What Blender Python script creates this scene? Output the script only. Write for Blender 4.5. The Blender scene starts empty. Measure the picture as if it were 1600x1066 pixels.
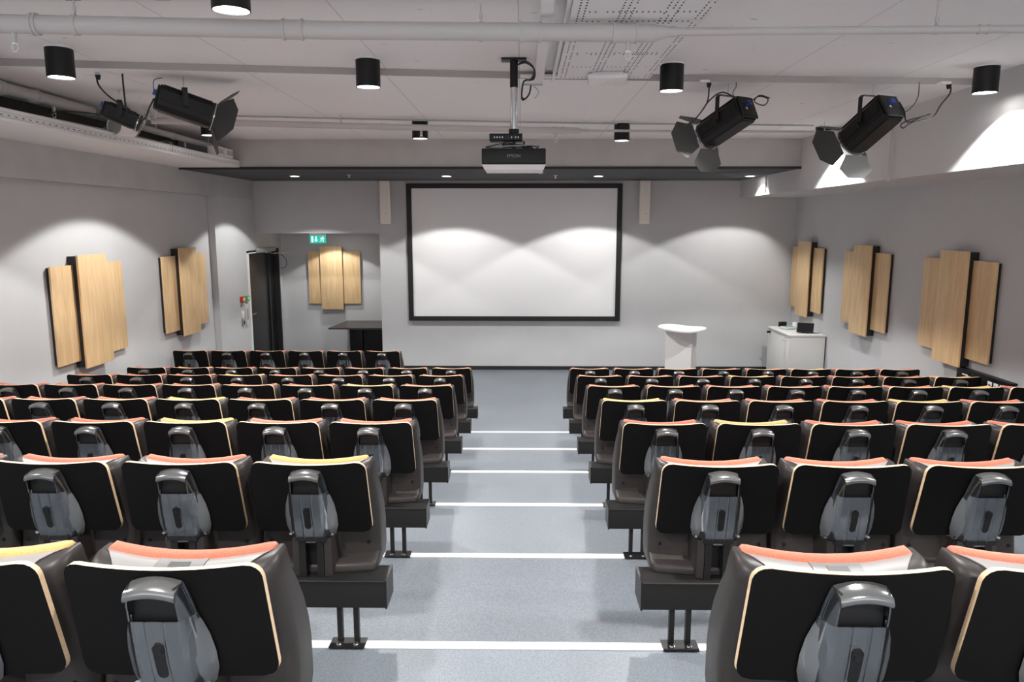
import bpy, bmesh, math, random
from mathutils import Vector, Matrix
from math import sin, cos, pi, radians, sqrt
random.seed(7)
SC = bpy.context.scene
COL = SC.collection

# ------------------------------------------------------------------ camera, world, exposure
EYE = 2.7076
cam_d = bpy.data.cameras.new('camera'); cam = bpy.data.objects.new('camera', cam_d); COL.objects.link(cam)
cam.location = (0, 0, EYE); cam.rotation_euler = (radians(90 - 9.03), 0, radians(0.8))
cam_d.sensor_width = 36; cam_d.lens = 1150 / 1600 * 36; cam_d.clip_start = 0.05; cam_d.clip_end = 60
SC.camera = cam
W = bpy.data.worlds.new('world'); SC.world = W; W.use_nodes = True
W.node_tree.nodes['Background'].inputs[0].default_value = (0.9, 0.95, 1, 1)
W.node_tree.nodes['Background'].inputs[1].default_value = 0.8
SC.view_settings.view_transform = 'Standard'; SC.view_settings.look = 'None'
SC.view_settings.gamma = 1; SC.view_settings.use_curve_mapping = False
SC.view_settings.exposure = 1.88
SC.cycles.max_bounces = 10; SC.cycles.diffuse_bounces = 6; SC.cycles.glossy_bounces = 4
SC.cycles.transparent_max_bounces = 16; SC.cycles.transmission_bounces = 4
SC.cycles.sample_clamp_indirect = 4; SC.cycles.sample_clamp_direct = 0
SC.cycles.caustics_reflective = False; SC.cycles.caustics_refractive = False

LAMP_W = 95.0        # each ceiling can
SPOT_W = 55.0        # each recessed spot over the screen
CAN_ANGLE = 120

# ------------------------------------------------------------------ materials
MATS = {}
def srgb(*c):
    return tuple(((v / 255) / 12.92 if v / 255 <= 0.04045 else ((v / 255 + 0.055) / 1.055) ** 2.4) for v in c)
def mat(name, col, rough=0.5, metal=0.0, spec=0.5, noise=0.0, nscale=20, bump=0.0, coat=0.0, stretch=None):
    m = bpy.data.materials.new(name); m.use_nodes = True; nt = m.node_tree; b = nt.nodes['Principled BSDF']
    c = (*col, 1)
    b.inputs['Base Color'].default_value = c; b.inputs['Roughness'].default_value = rough
    b.inputs['Metallic'].default_value = metal; b.inputs['Specular IOR Level'].default_value = spec
    b.inputs['Coat Weight'].default_value = coat
    if noise or bump:
        tc = nt.nodes.new('ShaderNodeTexCoord'); mp = nt.nodes.new('ShaderNodeMapping')
        nt.links.new(tc.outputs['Object'], mp.inputs[0])
        if stretch: mp.inputs['Scale'].default_value = stretch
        n = nt.nodes.new('ShaderNodeTexNoise'); n.inputs['Scale'].default_value = nscale; n.inputs['Detail'].default_value = 4
        nt.links.new(mp.outputs[0], n.inputs[0])
        if noise:
            r = nt.nodes.new('ShaderNodeValToRGB')
            r.color_ramp.elements[0].position = 0.3; r.color_ramp.elements[1].position = 0.7
            r.color_ramp.elements[0].color = (*[v * (1 - noise) for v in col], 1)
            r.color_ramp.elements[1].color = (*[min(1, v * (1 + noise)) for v in col], 1)
            nt.links.new(n.outputs[0], r.inputs[0]); nt.links.new(r.outputs[0], b.inputs['Base Color'])
        if bump:
            bp = nt.nodes.new('ShaderNodeBump'); bp.inputs['Strength'].default_value = bump; bp.inputs['Distance'].default_value = 0.004
            nt.links.new(n.outputs[0], bp.inputs['Height']); nt.links.new(bp.outputs[0], b.inputs['Normal'])
    MATS[name] = m
    return m
def emis(name, col, s):
    m = bpy.data.materials.new(name); m.use_nodes = True; nt = m.node_tree; nt.nodes.clear()
    o = nt.nodes.new('ShaderNodeOutputMaterial'); e = nt.nodes.new('ShaderNodeEmission')
    e.inputs[0].default_value = (*col, 1); e.inputs[1].default_value = s
    nt.links.new(e.outputs[0], o.inputs[0]); MATS[name] = m; return m

wall_paint = mat('wall_paint', (0.56, 0.562, 0.565), 0.7, spec=0.3, noise=0.03, nscale=1.5)
upper_paint = mat('upper_wall_paint', (0.52, 0.518, 0.512), 0.75, spec=0.3, noise=0.05, nscale=3, bump=0.2)
soffit_paint = mat('soffit_paint', (0.62, 0.618, 0.615), 0.7, spec=0.3)
white_paint = mat('white_paint', (0.86, 0.86, 0.86), 0.6, spec=0.3)
pipe_paint = mat('pipe_paint', (0.56, 0.53, 0.515), 0.5, spec=0.4)
rail_paint = mat('rail_paint', (0.4, 0.37, 0.36), 0.6)
felt = mat('dark_felt', (0.12, 0.122, 0.127), 0.95, spec=0.1, noise=0.35, nscale=60)
black_trim = mat('black_trim', (0.012, 0.012, 0.013), 0.6)
lamp_black = mat('lamp_black', (0.008, 0.0075, 0.008), 0.45, spec=0.3)
metal_dark = mat('dark_metal', (0.014, 0.013, 0.0125), 0.4, spec=0.3)
laminate_black = mat('black_laminate', (0.0035, 0.003, 0.003), 0.6, spec=0.14)
plywood = mat('plywood_edge', (0.72, 0.52, 0.33), 0.5, spec=0.3, noise=0.12, nscale=60, stretch=(1, 1, 8))
shell_plastic = mat('taupe_plastic', (0.035, 0.0295, 0.0275), 0.42, spec=0.26, noise=0.06, nscale=60)
band_grey = mat('grey_band_plastic', (0.25, 0.235, 0.225), 0.35)
tag_grey = mat('label_grey', (0.16, 0.155, 0.15), 0.4)
tag_dark = mat('label_dark', (0.05, 0.05, 0.05), 0.4)
fabric_orange = mat('orange_fabric', (0.56, 0.15, 0.09), 0.95, spec=0.1, noise=0.15, nscale=260, bump=0.5)
fabric_yellow = mat('yellow_fabric', (0.62, 0.36, 0.13), 0.95, spec=0.1, noise=0.15, nscale=260, bump=0.5)
for f_ in (fabric_orange, fabric_yellow):
    f_.node_tree.nodes['Principled BSDF'].inputs['Sheen Weight'].default_value = 0.3
frost = mat('frosted_grey_plastic', (0.11, 0.113, 0.118), 0.3, spec=0.7, coat=0.4)
handle_grey = mat('handle_plastic', (0.16, 0.157, 0.152), 0.2, metal=0.6, spec=0.8, coat=0.5)
chrome = mat('chrome', (0.7, 0.7, 0.7), 0.2, metal=1)
steel = mat('brushed_steel', (0.5, 0.49, 0.47), 0.32, metal=1)
white_metal = mat('white_aluminium', (0.86, 0.86, 0.86), 0.4, spec=0.5)
white_plastic = mat('white_plastic', (0.82, 0.81, 0.8), 0.4)
cream_plastic = mat('cream_plastic', (0.88, 0.83, 0.76), 0.5)
grille = mat('speaker_grille', (0.84, 0.79, 0.72), 0.7, noise=0.06, nscale=300)
screen_white = mat('screen_white', (0.9, 0.9, 0.9), 0.9, spec=0.1)
black_plastic = mat('black_plastic', (0.007, 0.0065, 0.0065), 0.45, spec=0.3)
door_black = mat('door_black', (0.016, 0.0155, 0.015), 0.35, spec=0.5)
cable_black = mat('cable_black', (0.012, 0.011, 0.011), 0.5)
cable_grey = mat('cable_grey', (0.45, 0.44, 0.42), 0.5)
cable_white = mat('cable_white', (0.75, 0.74, 0.72), 0.5)
blue_plastic = mat('blue_plastic', (0.03, 0.06, 0.30), 0.4)
barn_metal = mat('barn_door_metal', (0.045, 0.045, 0.043), 0.5, metal=0.3)
red_plastic = mat('red_plastic', (0.55, 0.04, 0.03), 0.4)
green_plastic = mat('green_plastic', (0.12, 0.5, 0.12), 0.4)
grey_box = mat('grey_box_paint', (0.3, 0.3, 0.29), 0.5)
lectern_white = mat('lectern_white', (0.7, 0.69, 0.67), 0.5)
cabinet_white = mat('cabinet_white', (0.66, 0.65, 0.63), 0.5)
glass_dark = mat('dark_glass', (0.01, 0.011, 0.012), 0.1, spec=0.6)
screen_blue = emis('display_glow', (0.25, 0.42, 0.55), 0.25)
table_top_m = mat('table_laminate', (0.05, 0.044, 0.042), 0.32, spec=0.5)
lens_glow = emis('lamp_diffuser_glow', (1, 0.98, 0.95), 9)
sign_green = emis('exit_sign_green', (0.02, 0.42, 0.32), 0.38)
sign_white = emis('exit_sign_white', (0.8, 1.0, 0.92), 0.34)
letter_grey = mat('letter_grey', (0.22, 0.22, 0.22), 0.5)

def floor_material():
    m = mat('speckled_vinyl', (0.3, 0.32, 0.345), 0.42, spec=0.35)
    nt = m.node_tree; b = nt.nodes['Principled BSDF']
    tc = nt.nodes.new('ShaderNodeTexCoord')
    n1 = nt.nodes.new('ShaderNodeTexNoise'); n1.inputs['Scale'].default_value = 140; n1.inputs['Detail'].default_value = 2
    n2 = nt.nodes.new('ShaderNodeTexNoise'); n2.inputs['Scale'].default_value = 1.3; n2.inputs['Detail'].default_value = 3
    v = nt.nodes.new('ShaderNodeTexVoronoi'); v.inputs['Scale'].default_value = 110
    for n in (n1, n2, v): nt.links.new(tc.outputs['Object'], n.inputs['Vector'])
    r1 = nt.nodes.new('ShaderNodeValToRGB'); e = r1.color_ramp.elements
    e[0].position = 0.33; e[0].color = (0.130, 0.146, 0.166, 1); e[1].position = 0.66; e[1].color = (0.190, 0.208, 0.230, 1)
    nt.links.new(n1.outputs[0], r1.inputs[0])
    r2 = nt.nodes.new('ShaderNodeValToRGB'); e = r2.color_ramp.elements
    e[0].position = 0.1; e[0].color = (0.3, 0.3, 0.32, 1); e[1].position = 0.2; e[1].color = (1, 1, 1, 1)
    nt.links.new(v.outputs['Distance'], r2.inputs[0])
    mx = nt.nodes.new('ShaderNodeMix'); mx.data_type = 'RGBA'; mx.blend_type = 'MULTIPLY'; mx.inputs[0].default_value = 0.35
    nt.links.new(r1.outputs[0], mx.inputs[6]); nt.links.new(r2.outputs[0], mx.inputs[7])
    r3 = nt.nodes.new('ShaderNodeValToRGB'); e = r3.color_ramp.elements
    e[0].position = 0.3; e[0].color = (0.93, 0.93, 0.93, 1); e[1].position = 0.7; e[1].color = (1.04, 1.04, 1.04, 1)
    nt.links.new(n2.outputs[0], r3.inputs[0])
    mx2 = nt.nodes.new('ShaderNodeMix'); mx2.data_type = 'RGBA'; mx2.blend_type = 'MULTIPLY'; mx2.inputs[0].default_value = 1
    nt.links.new(mx.outputs[2], mx2.inputs[6]); nt.links.new(r3.outputs[0], mx2.inputs[7])
    nt.links.new(mx2.outputs[2], b.inputs['Base Color'])
    return m
vinyl = floor_material()

def ceiling_material():
    m = mat('painted_slab', (0.92, 0.925, 0.928), 0.75, spec=0.2)
    nt = m.node_tree; b = nt.nodes['Principled BSDF']
    tc = nt.nodes.new('ShaderNodeTexCoord'); sp = nt.nodes.new('ShaderNodeSeparateXYZ'); nt.links.new(tc.outputs['Object'], sp.inputs[0])
    def M(op, a, bb=None, v=None):
        n = nt.nodes.new('ShaderNodeMath'); n.operation = op; nt.links.new(a, n.inputs[0])
        if bb is not None: nt.links.new(bb, n.inputs[1])
        if v is not None: n.inputs[1].default_value = v
        return n.outputs[0]
    # joints between the slabs, every 1.1 m along the room
    sx = M('ADD', sp.outputs[0], v=20.55); fx = M('FRACT', M('DIVIDE', sx, v=1.08)); jx = M('LESS_THAN', fx, v=0.006)
    n = nt.nodes.new('ShaderNodeTexNoise'); n.inputs['Scale'].default_value = 7; n.inputs['Detail'].default_value = 3
    mp = nt.nodes.new('ShaderNodeMapping'); mp.inputs['Scale'].default_value = (1.0, 3.0, 1); nt.links.new(tc.outputs['Object'], mp.inputs[0])
    nt.links.new(mp.outputs[0], n.inputs[0])
    pits = M('GREATER_THAN', n.outputs[0], v=0.735)
    mk = M('MAXIMUM', M('MULTIPLY', jx, v=0.45), M('MULTIPLY', pits, v=0.55))
    mx = nt.nodes.new('ShaderNodeMix'); mx.data_type = 'RGBA'; nt.links.new(mk, mx.inputs[0])
    mx.inputs[6].default_value = (0.92, 0.925, 0.928, 1); mx.inputs[7].default_value = (0.22, 0.21, 0.2, 1)
    nt.links.new(mx.outputs[2], b.inputs['Base Color'])
    return m
slab = ceiling_material()

def oak_material():
    m = mat('oak_veneer', (0.6, 0.42, 0.24), 0.45, spec=0.35)
    nt = m.node_tree; b = nt.nodes['Principled BSDF']
    oi = nt.nodes.new('ShaderNodeObjectInfo')
    tc = nt.nodes.new('ShaderNodeTexCoord'); mp = nt.nodes.new('ShaderNodeMapping'); mp.inputs['Scale'].default_value = (9, 9, 0.9)
    nt.links.new(tc.outputs['Object'], mp.inputs[0])
    n = nt.nodes.new('ShaderNodeTexNoise'); n.noise_dimensions = '4D'; n.inputs['Scale'].default_value = 2.2; n.inputs['Detail'].default_value = 6; n.inputs['Distortion'].default_value = 0.6
    nt.links.new(mp.outputs[0], n.inputs['Vector']); 
    mu = nt.nodes.new('ShaderNodeMath'); mu.operation = 'MULTIPLY'; mu.inputs[1].default_value = 30
    nt.links.new(oi.outputs['Random'], mu.inputs[0]); nt.links.new(mu.outputs[0], n.inputs['W'])
    mp2 = nt.nodes.new('ShaderNodeMapping'); mp2.inputs['Scale'].default_value = (160, 160, 5)
    nt.links.new(tc.outputs['Object'], mp2.inputs[0])
    n2 = nt.nodes.new('ShaderNodeTexNoise'); n2.inputs['Scale'].default_value = 1; n2.inputs['Detail'].default_value = 2
    nt.links.new(mp2.outputs[0], n2.inputs['Vector'])
    r = nt.nodes.new('ShaderNodeValToRGB'); e = r.color_ramp.elements
    e[0].position = 0.3; e[0].color = (0.70, 0.47, 0.24, 1); e[1].position = 0.7; e[1].color = (0.85, 0.62, 0.36, 1)
    nt.links.new(n.outputs[0], r.inputs[0])
    r2 = nt.nodes.new('ShaderNodeValToRGB'); e = r2.color_ramp.elements
    e[0].position = 0.3; e[0].color = (0.86, 0.84, 0.8, 1); e[1].position = 0.6; e[1].color = (1, 1, 1, 1)
    nt.links.new(n2.outputs[0], r2.inputs[0])
    mx = nt.nodes.new('ShaderNodeMix'); mx.data_type = 'RGBA'; mx.blend_type = 'MULTIPLY'; mx.inputs[0].default_value = 0.8
    nt.links.new(r.outputs[0], mx.inputs[6]); nt.links.new(r2.outputs[0], mx.inputs[7]); nt.links.new(mx.outputs[2], b.inputs['Base Color'])
    return m
oak = oak_material()

def clear_material():
    m = bpy.data.materials.new('smoked_clear_plastic'); m.use_nodes = True; nt = m.node_tree; nt.nodes.clear()
    o = nt.nodes.new('ShaderNodeOutputMaterial')
    t = nt.nodes.new('ShaderNodeBsdfTransparent'); t.inputs[0].default_value = (0.55, 0.55, 0.56, 1)
    g = nt.nodes.new('ShaderNodeBsdfGlossy'); g.inputs['Roughness'].default_value = 0.09; g.inputs[0].default_value = (0.95, 0.97, 1, 1)
    d = nt.nodes.new('ShaderNodeBsdfDiffuse'); d.inputs[0].default_value = (0.16, 0.17, 0.18, 1)
    fr = nt.nodes.new('ShaderNodeLayerWeight'); fr.inputs[0].default_value = 0.35
    a = nt.nodes.new('ShaderNodeMath'); a.operation = 'MULTIPLY_ADD'; a.inputs[1].default_value = 0.8; a.inputs[2].default_value = 0.12
    nt.links.new(fr.outputs['Fresnel'], a.inputs[0])
    m1 = nt.nodes.new('ShaderNodeMixShader'); m1.inputs[0].default_value = 0.08
    nt.links.new(t.outputs[0], m1.inputs[1]); nt.links.new(d.outputs[0], m1.inputs[2])
    m2 = nt.nodes.new('ShaderNodeMixShader'); nt.links.new(a.outputs[0], m2.inputs[0])
    nt.links.new(m1.outputs[0], m2.inputs[1]); nt.links.new(g.outputs[0], m2.inputs[2]); nt.links.new(m2.outputs[0], o.inputs[0])
    return m
clear = clear_material()

# ------------------------------------------------------------------ mesh building
class MB:
    def __init__(s, *mats): s.v = []; s.f = []; s.m = []; s.mats = list(mats)
    def add(s, vs, fs, mi=0, mtx=None):
        o = len(s.v)
        s.v += [tuple(mtx @ Vector(p)) if mtx else tuple(p) for p in vs]
        s.f += [tuple(i + o for i in f) for f in fs]
        s.m += (mi if isinstance(mi, list) else [mi] * len(fs))
        return s
    def box(s, x0, x1, y0, y1, z0, z1, mi=0, mtx=None, bev=0.0):
        if bev:
            bm = bmesh.new(); bmesh.ops.create_cube(bm, size=1)
            for v in bm.verts:
                v.co = Vector(((x0 + x1) / 2 + v.co.x * (x1 - x0), (y0 + y1) / 2 + v.co.y * (y1 - y0), (z0 + z1) / 2 + v.co.z * (z1 - z0)))
            bmesh.ops.bevel(bm, geom=list(bm.edges), offset=bev, segments=3, affect='EDGES', profile=0.5)
            bm.verts.index_update()
            s.add([v.co.copy() for v in bm.verts], [[v.index for v in f.verts] for f in bm.faces], mi, mtx); bm.free(); return s
        vs = [(x, y, z) for z in (z0, z1) for y in (y0, y1) for x in (x0, x1)]
        return s.add(vs, [(0, 2, 3, 1), (4, 5, 7, 6), (0, 1, 5, 4), (2, 6, 7, 3), (0, 4, 6, 2), (1, 3, 7, 5)], mi, mtx)
    def prism(s, poly, z0, z1, mi=0, mtx=None, side=None):
        n = len(poly); vs = [(x, y, z0) for x, y in poly] + [(x, y, z1) for x, y in poly]
        fs = [tuple(range(n))[::-1], tuple(range(n, 2 * n))] + [(i, (i + 1) % n, (i + 1) % n + n, i + n) for i in range(n)]
        return s.add(vs, fs, [mi, mi] + [side if side is not None else mi] * n, mtx)
    def cyl(s, p0, p1, r, r1=None, n=16, mi=0, cap=True, mtx=None):
        r1 = r if r1 is None else r1
        p0 = Vector(p0); p1 = Vector(p1); d = (p1 - p0).normalized()
        a = d.orthogonal().normalized(); b = d.cross(a)
        vs = [p + (a * cos(2 * pi * i / n) + b * sin(2 * pi * i / n)) * q for p, q in ((p0, r), (p1, r1)) for i in range(n)]
        fs = [(i, (i + 1) % n, (i + 1) % n + n, i + n) for i in range(n)]
        if cap: fs += [tuple(range(n))[::-1], tuple(range(n, 2 * n))]
        return s.add(vs, fs, mi, mtx)
    def ringtube(s, p0, p1, ro, ri, n=24, mi=0, mtx=None):   # hollow tube
        p0 = Vector(p0); p1 = Vector(p1); d = (p1 - p0).normalized(); a = d.orthogonal().normalized(); b = d.cross(a)
        L = [(p0, ro), (p1, ro), (p1, ri), (p0, ri)]
        vs = [p + (a * cos(2 * pi * i / n) + b * sin(2 * pi * i / n)) * q for p, q in L for i in range(n)]
        fs = [(k * n + i, k * n + (i + 1) % n, ((k + 1) % 4) * n + (i + 1) % n, ((k + 1) % 4) * n + i) for k in range(4) for i in range(n)]
        return s.add(vs, fs, mi, mtx)
    def tube(s, pts, r, n=6, mi=0, smooth=3, mtx=None):
        P = [Vector(p) for p in pts]
        if smooth and len(P) > 2:                       # Catmull-Rom
            Q = []
            for i in range(len(P) - 1):
                a = P[max(i - 1, 0)]; b = P[i]; c = P[i + 1]; d = P[min(i + 2, len(P) - 1)]
                for k in range(smooth):
                    t = k / smooth
                    Q.append(0.5 * ((2 * b) + (c - a) * t + (2 * a - 5 * b + 4 * c - d) * t * t + (3 * b - a - 3 * c + d) * t ** 3))
            Q.append(P[-1]); P = Q
        vs = []; up = None
        for i, p in enumerate(P):
            d = (P[min(i + 1, len(P) - 1)] - P[max(i - 1, 0)]).normalized()
            up = d.orthogonal().normalized() if up is None else (up - d * up.dot(d)).normalized()
            b = d.cross(up)
            vs += [p + (up * cos(2 * pi * k / n) + b * sin(2 * pi * k / n)) * r for k in range(n)]
        fs = [(j * n + k, j * n + (k + 1) % n, (j + 1) * n + (k + 1) % n, (j + 1) * n + k) for j in range(len(P) - 1) for k in range(n)]
        fs += [tuple(range(n))[::-1], tuple(range((len(P) - 1) * n, len(P) * n))]
        return s.add(vs, fs, mi, mtx)
    def solid(s, A, B, mf=0, mr=None):
        """closed sheet between two equal grids A (front) and B (back) of points"""
        R, C = len(A), len(A[0]); mr = mf if mr is None else mr
        vs = [p for row in A for p in row] + [p for row in B for p in row]; o = R * C
        I = lambda i, j: i * C + j
        fs, ms = [], []
        for i in range(R - 1):
            for j in range(C - 1):
                fs.append((I(i, j), I(i, j + 1), I(i + 1, j + 1), I(i + 1, j))); ms.append(mf)
                fs.append((o + I(i, j), o + I(i + 1, j), o + I(i + 1, j + 1), o + I(i, j + 1))); ms.append(mf)
        rim = [I(0, j) for j in range(C)] + [I(i, C - 1) for i in range(1, R)] + [I(R - 1, j) for j in range(C - 2, -1, -1)] + [I(i, 0) for i in range(R - 2, 0, -1)]
        for k in range(len(rim)):
            a, b = rim[k], rim[(k + 1) % len(rim)]; fs.append((b, a, a + o, b + o)); ms.append(mr)
        return s.add(vs, fs, ms)
    def mesh(s, name, angle=35):
        me = bpy.data.meshes.new(name); me.from_pydata(s.v, [], s.f)
        for m in s.mats: me.materials.append(m)
        me.polygons.foreach_set('material_index', s.m)
        bm = bmesh.new(); bm.from_mesh(me); bmesh.ops.recalc_face_normals(bm, faces=bm.faces); bm.to_mesh(me); bm.free()
        me.polygons.foreach_set('use_smooth', [True] * len(me.polygons)); me.set_sharp_from_angle(angle=radians(angle))
        me.update(); return me
    def build(s, name, parent=None, loc=None, angle=35):
        o = bpy.data.objects.new(name, s.mesh(name, angle)); COL.objects.link(o)
        if parent: o.parent = parent
        if loc: o.location = loc
        return o

def tag(o, label=None, cat=None, group=None, kind=None):
    if label: o['label'] = label
    if cat: o['category'] = cat
    if group: o['group'] = group
    if kind: o['kind'] = kind
    return o
def thing(name, label, cat, loc=(0, 0, 0), rz=0, group=None):
    o = bpy.data.objects.new(name, None); COL.objects.link(o); o.location = loc; o.rotation_euler = (0, 0, rz)
    o.empty_display_size = 0.1
    return tag(o, label, cat, group)
def struct(name, mb): return tag(mb.build(name), kind='structure')
def dup(root, loc, label, group=None, rz=None, skip=()):
    r = root.copy(); COL.objects.link(r); r.location = loc
    if rz is not None: r.rotation_euler = (0, 0, rz)
    r['label'] = label
    if group: r['group'] = group
    for ch in root.children:
        c = ch.copy(); COL.objects.link(c); c.parent = r
        for g in ch.children:
            d = g.copy(); COL.objects.link(d); d.parent = c
    return r

# ------------------------------------------------------------------ the room
XL, XR = -4.9, 4.96            # side walls
YB, YF, YA = -3.0, 13.6, 15.0  # back wall, front wall, back of the alcove
CE = 3.95
NOSE = [(2.913 + 1.19 * i, 0.93 - 0.155 * i) for i in range(6)]          # edge, level behind it
NOSE_BACK = [(2.913 - 1.19 * i - 0.09, 0.951 + 0.155 * i) for i in (1, 2, 3)]
# stepped floor as one solid
steps = [(YB, NOSE_BACK[2][1])]
prof = [(YB - 0.1, -0.2), (YB - 0.1, NOSE_BACK[2][1])]
ALLN = NOSE_BACK[::-1] + NOSE
for (y, z), nz in zip(ALLN, [q[1] for q in ALLN[1:]] + [0.0]):
    prof += [(y, z), (y, nz)]
prof += [(YA + 0.1, 0.0), (YA + 0.1, -0.2)]
fl = MB(vinyl)
n = len(prof); x0, x1 = -5.12, 5.06
fl.add([(x0, y, z) for y, z in prof] + [(x1, y, z) for y, z in prof],
       [tuple(range(n)), tuple(range(n, 2 * n))[::-1]] + [(i, i + n, (i + 1) % n + n, (i + 1) % n) for i in range(n)])
struct('floor', fl)
# low podium that carries the short front row on the left
pd = MB(vinyl); pd.box(-4.9, -1.5, NOSE[5][0] + 0.002, 10.5, 0.001, 0.155)
struct('floor_podium', pd)

# left wall: recessed lower field, upper beam, forward field, door opening
wall_shade = mat('painted_wall_shade', (0.10, 0.095, 0.09), 0.8, noise=0.2, nscale=4)  # shade of the void above the ledge, painted into the wall colour
wl = MB(wall_paint, upper_paint, wall_shade)
wl.box(-5.12, -5.0, YB, 11.8, 0.0, 3.155, 0)
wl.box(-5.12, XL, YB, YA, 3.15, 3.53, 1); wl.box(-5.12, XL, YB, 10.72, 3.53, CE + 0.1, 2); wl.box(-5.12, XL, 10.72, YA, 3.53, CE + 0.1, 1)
wl.box(-5.12, XL, 11.8, 13.15, -0.1, 3.15, 0)
wl.box(-5.12, XL, 13.15, 14.75, 2.2, 3.15, 0)
wl.box(-5.12, XL, 14.75, YA + 0.1, -0.1, 3.15, 0)
struct('wall_left', wl)
wr = MB(wall_paint); wr.box(XR, XR + 0.12, YB, YF + 0.12, -0.1, CE + 0.1); struct('wall_right', wr)
wf = MB(wall_paint)
wf.box(-2.62, XR, YF, YF + 0.12, 0, CE + 0.1)
wf.box(XL, -2.62, YF, YF + 0.12, 2.54, CE + 0.1)
struct('wall_front', wf)
wa = MB(wall_paint)
wa.box(XL, -2.5, YA, YA + 0.1, 0, 2.7); wa.box(-2.62, -2.5, YF + 0.12, YA, 0, 2.7)
struct('wall_alcove', wa)
ac = MB(white_paint); ac.box(XL, -2.62, YF + 0.12, YA, 2.54, 2.6); struct('ceiling_alcove', ac)
wb = MB(wall_paint); wb.box(-5.12, XR + 0.12, YB - 0.12, YB, 0, 1.75); wb.box(-5.12, XR + 0.12, YB - 0.12, YB, 3.75, CE + 0.1); struct('wall_back', wb)  # gap between its two parts is added, lets in world light as fill

# ceiling: near field, and a field 5 cm lower beyond the slanted downstand
ce = MB(slab)
ce.box(-5.12, XR + 0.12, YB, YF + 0.1, CE, CE + 0.12)
struct('ceiling', ce)
lo = MB(slab, rail_paint)
poly = [(-4.9, 5.62), (-3.9, 5.80), (-1.6, 6.14), (0.2, 6.38), (1.5, 6.5), (3.93, 6.68), (3.93, 10.72), (-4.9, 10.72)]
lo.prism(poly, CE - 0.055, CE - 0.001, 0)
lo.m[-8:] = [1, 1, 1, 1, 1, 0, 0, 0]
struct('ceiling_front_field', lo)

# bulkhead over the stage, with a dark felt underside
bk = MB(soffit_paint); bk.box(XL, 3.93, 10.72, YF, 3.50, CE); 
bk.mats = [upper_paint]
struct('wall_bulkhead', bk)
fs_ = MB(felt, black_trim)
fs_.box(XL, 3.93, 10.70, YF, 3.484, 3.50, 0); fs_.box(XL, 3.93, 10.68, 10.70, 3.476, 3.512, 1)
for (a, b, c, d) in ((-2.75, -1.7, 11.5, 11.9), (2.4, 3.3, 11.5, 11.9)):
    fs_.box(a, b, c, d, 3.479, 3.484, 0)
for x in (-0.55, 0.85, 1.95): fs_.box(x, x + 0.006, 10.9, 13.4, 3.482, 3.4845, 1)
struct('ceiling_dark_soffit', fs_)

# right-hand soffit, left-hand ledge
rs = MB(soffit_paint); rs.box(3.93, XR, YB, YF, 3.18, CE); struct('ceiling_right_soffit', rs)
ls = MB(white_paint); ls.box(-4.9, -4.03, YB, 10.70, 3.505, 3.53); struct('trim_1', ls)

bb = MB(black_trim); bb.box(-2.62, XR, YF - 0.015, YF, 0, 0.07); bb.box(-2.635, -2.62, YF, YF + 0.6, 0, 0.07)
struct('baseboard_front', bb)
bb = MB(black_trim); bb.box(XR - 0.012, XR, 8.87, YF - 0.02, 0, 0.07); struct('baseboard_right', bb)
bb = MB(black_trim); bb.box(XL, XL + 0.012, 11.8, 13.09, 0, 0.07); struct('baseboard_left', bb)

# white step edgings
for i, (y, z) in enumerate(NOSE_BACK[:2][::-1] + NOSE):
    t = MB(white_metal, cable_grey)
    t.box(-5.0, XR, y - 0.045, y + 0.006, z + 0.0005, z + 0.005, 0)
    t.box(-5.0, XR, y + 0.0005, y + 0.006, z - 0.03, z + 0.0045, 0)
    t.box(-5.0, XR, y - 0.022, y - 0.019, z + 0.005, z + 0.0055, 1)
    struct('trim_%d' % (i + 2), t)

# ------------------------------------------------------------------ ceiling lamps
def lamp_proto(loc, label, group):
    t = thing('ceiling_lamp', label, 'lamp', loc, group=group)
    b = MB(lamp_black); b.ringtube((0, 0, -0.21), (0, 0, -0.012), 0.092, 0.086, 32); b.cyl((0, 0, -0.03), (0, 0, -0.012), 0.088, n=32)
    b.build('housing', t)
    m = MB(white_plastic); m.cyl((0, 0, -0.012), (0, 0, 0), 0.097, n=32); m.build('mounting_ring', t)
    d = MB(lens_glow); d.cyl((0, 0, -0.203), (0, 0, -0.198), 0.085, n=32); d.build('diffuser', t)
    return t
def spot(loc, w, ang=CAN_ANGLE, blend=0.12, r=0.06, parent=None):
    l = bpy.data.lights.new('lamp_beam', 'SPOT'); l.energy = w; l.spot_size = radians(ang); l.spot_blend = blend
    l.shadow_soft_size = r; l.color = (1.0, 0.99, 0.975)
    o = bpy.data.objects.new('lamp_beam', l); COL.objects.link(o); o.location = loc; 
    return o
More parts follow.
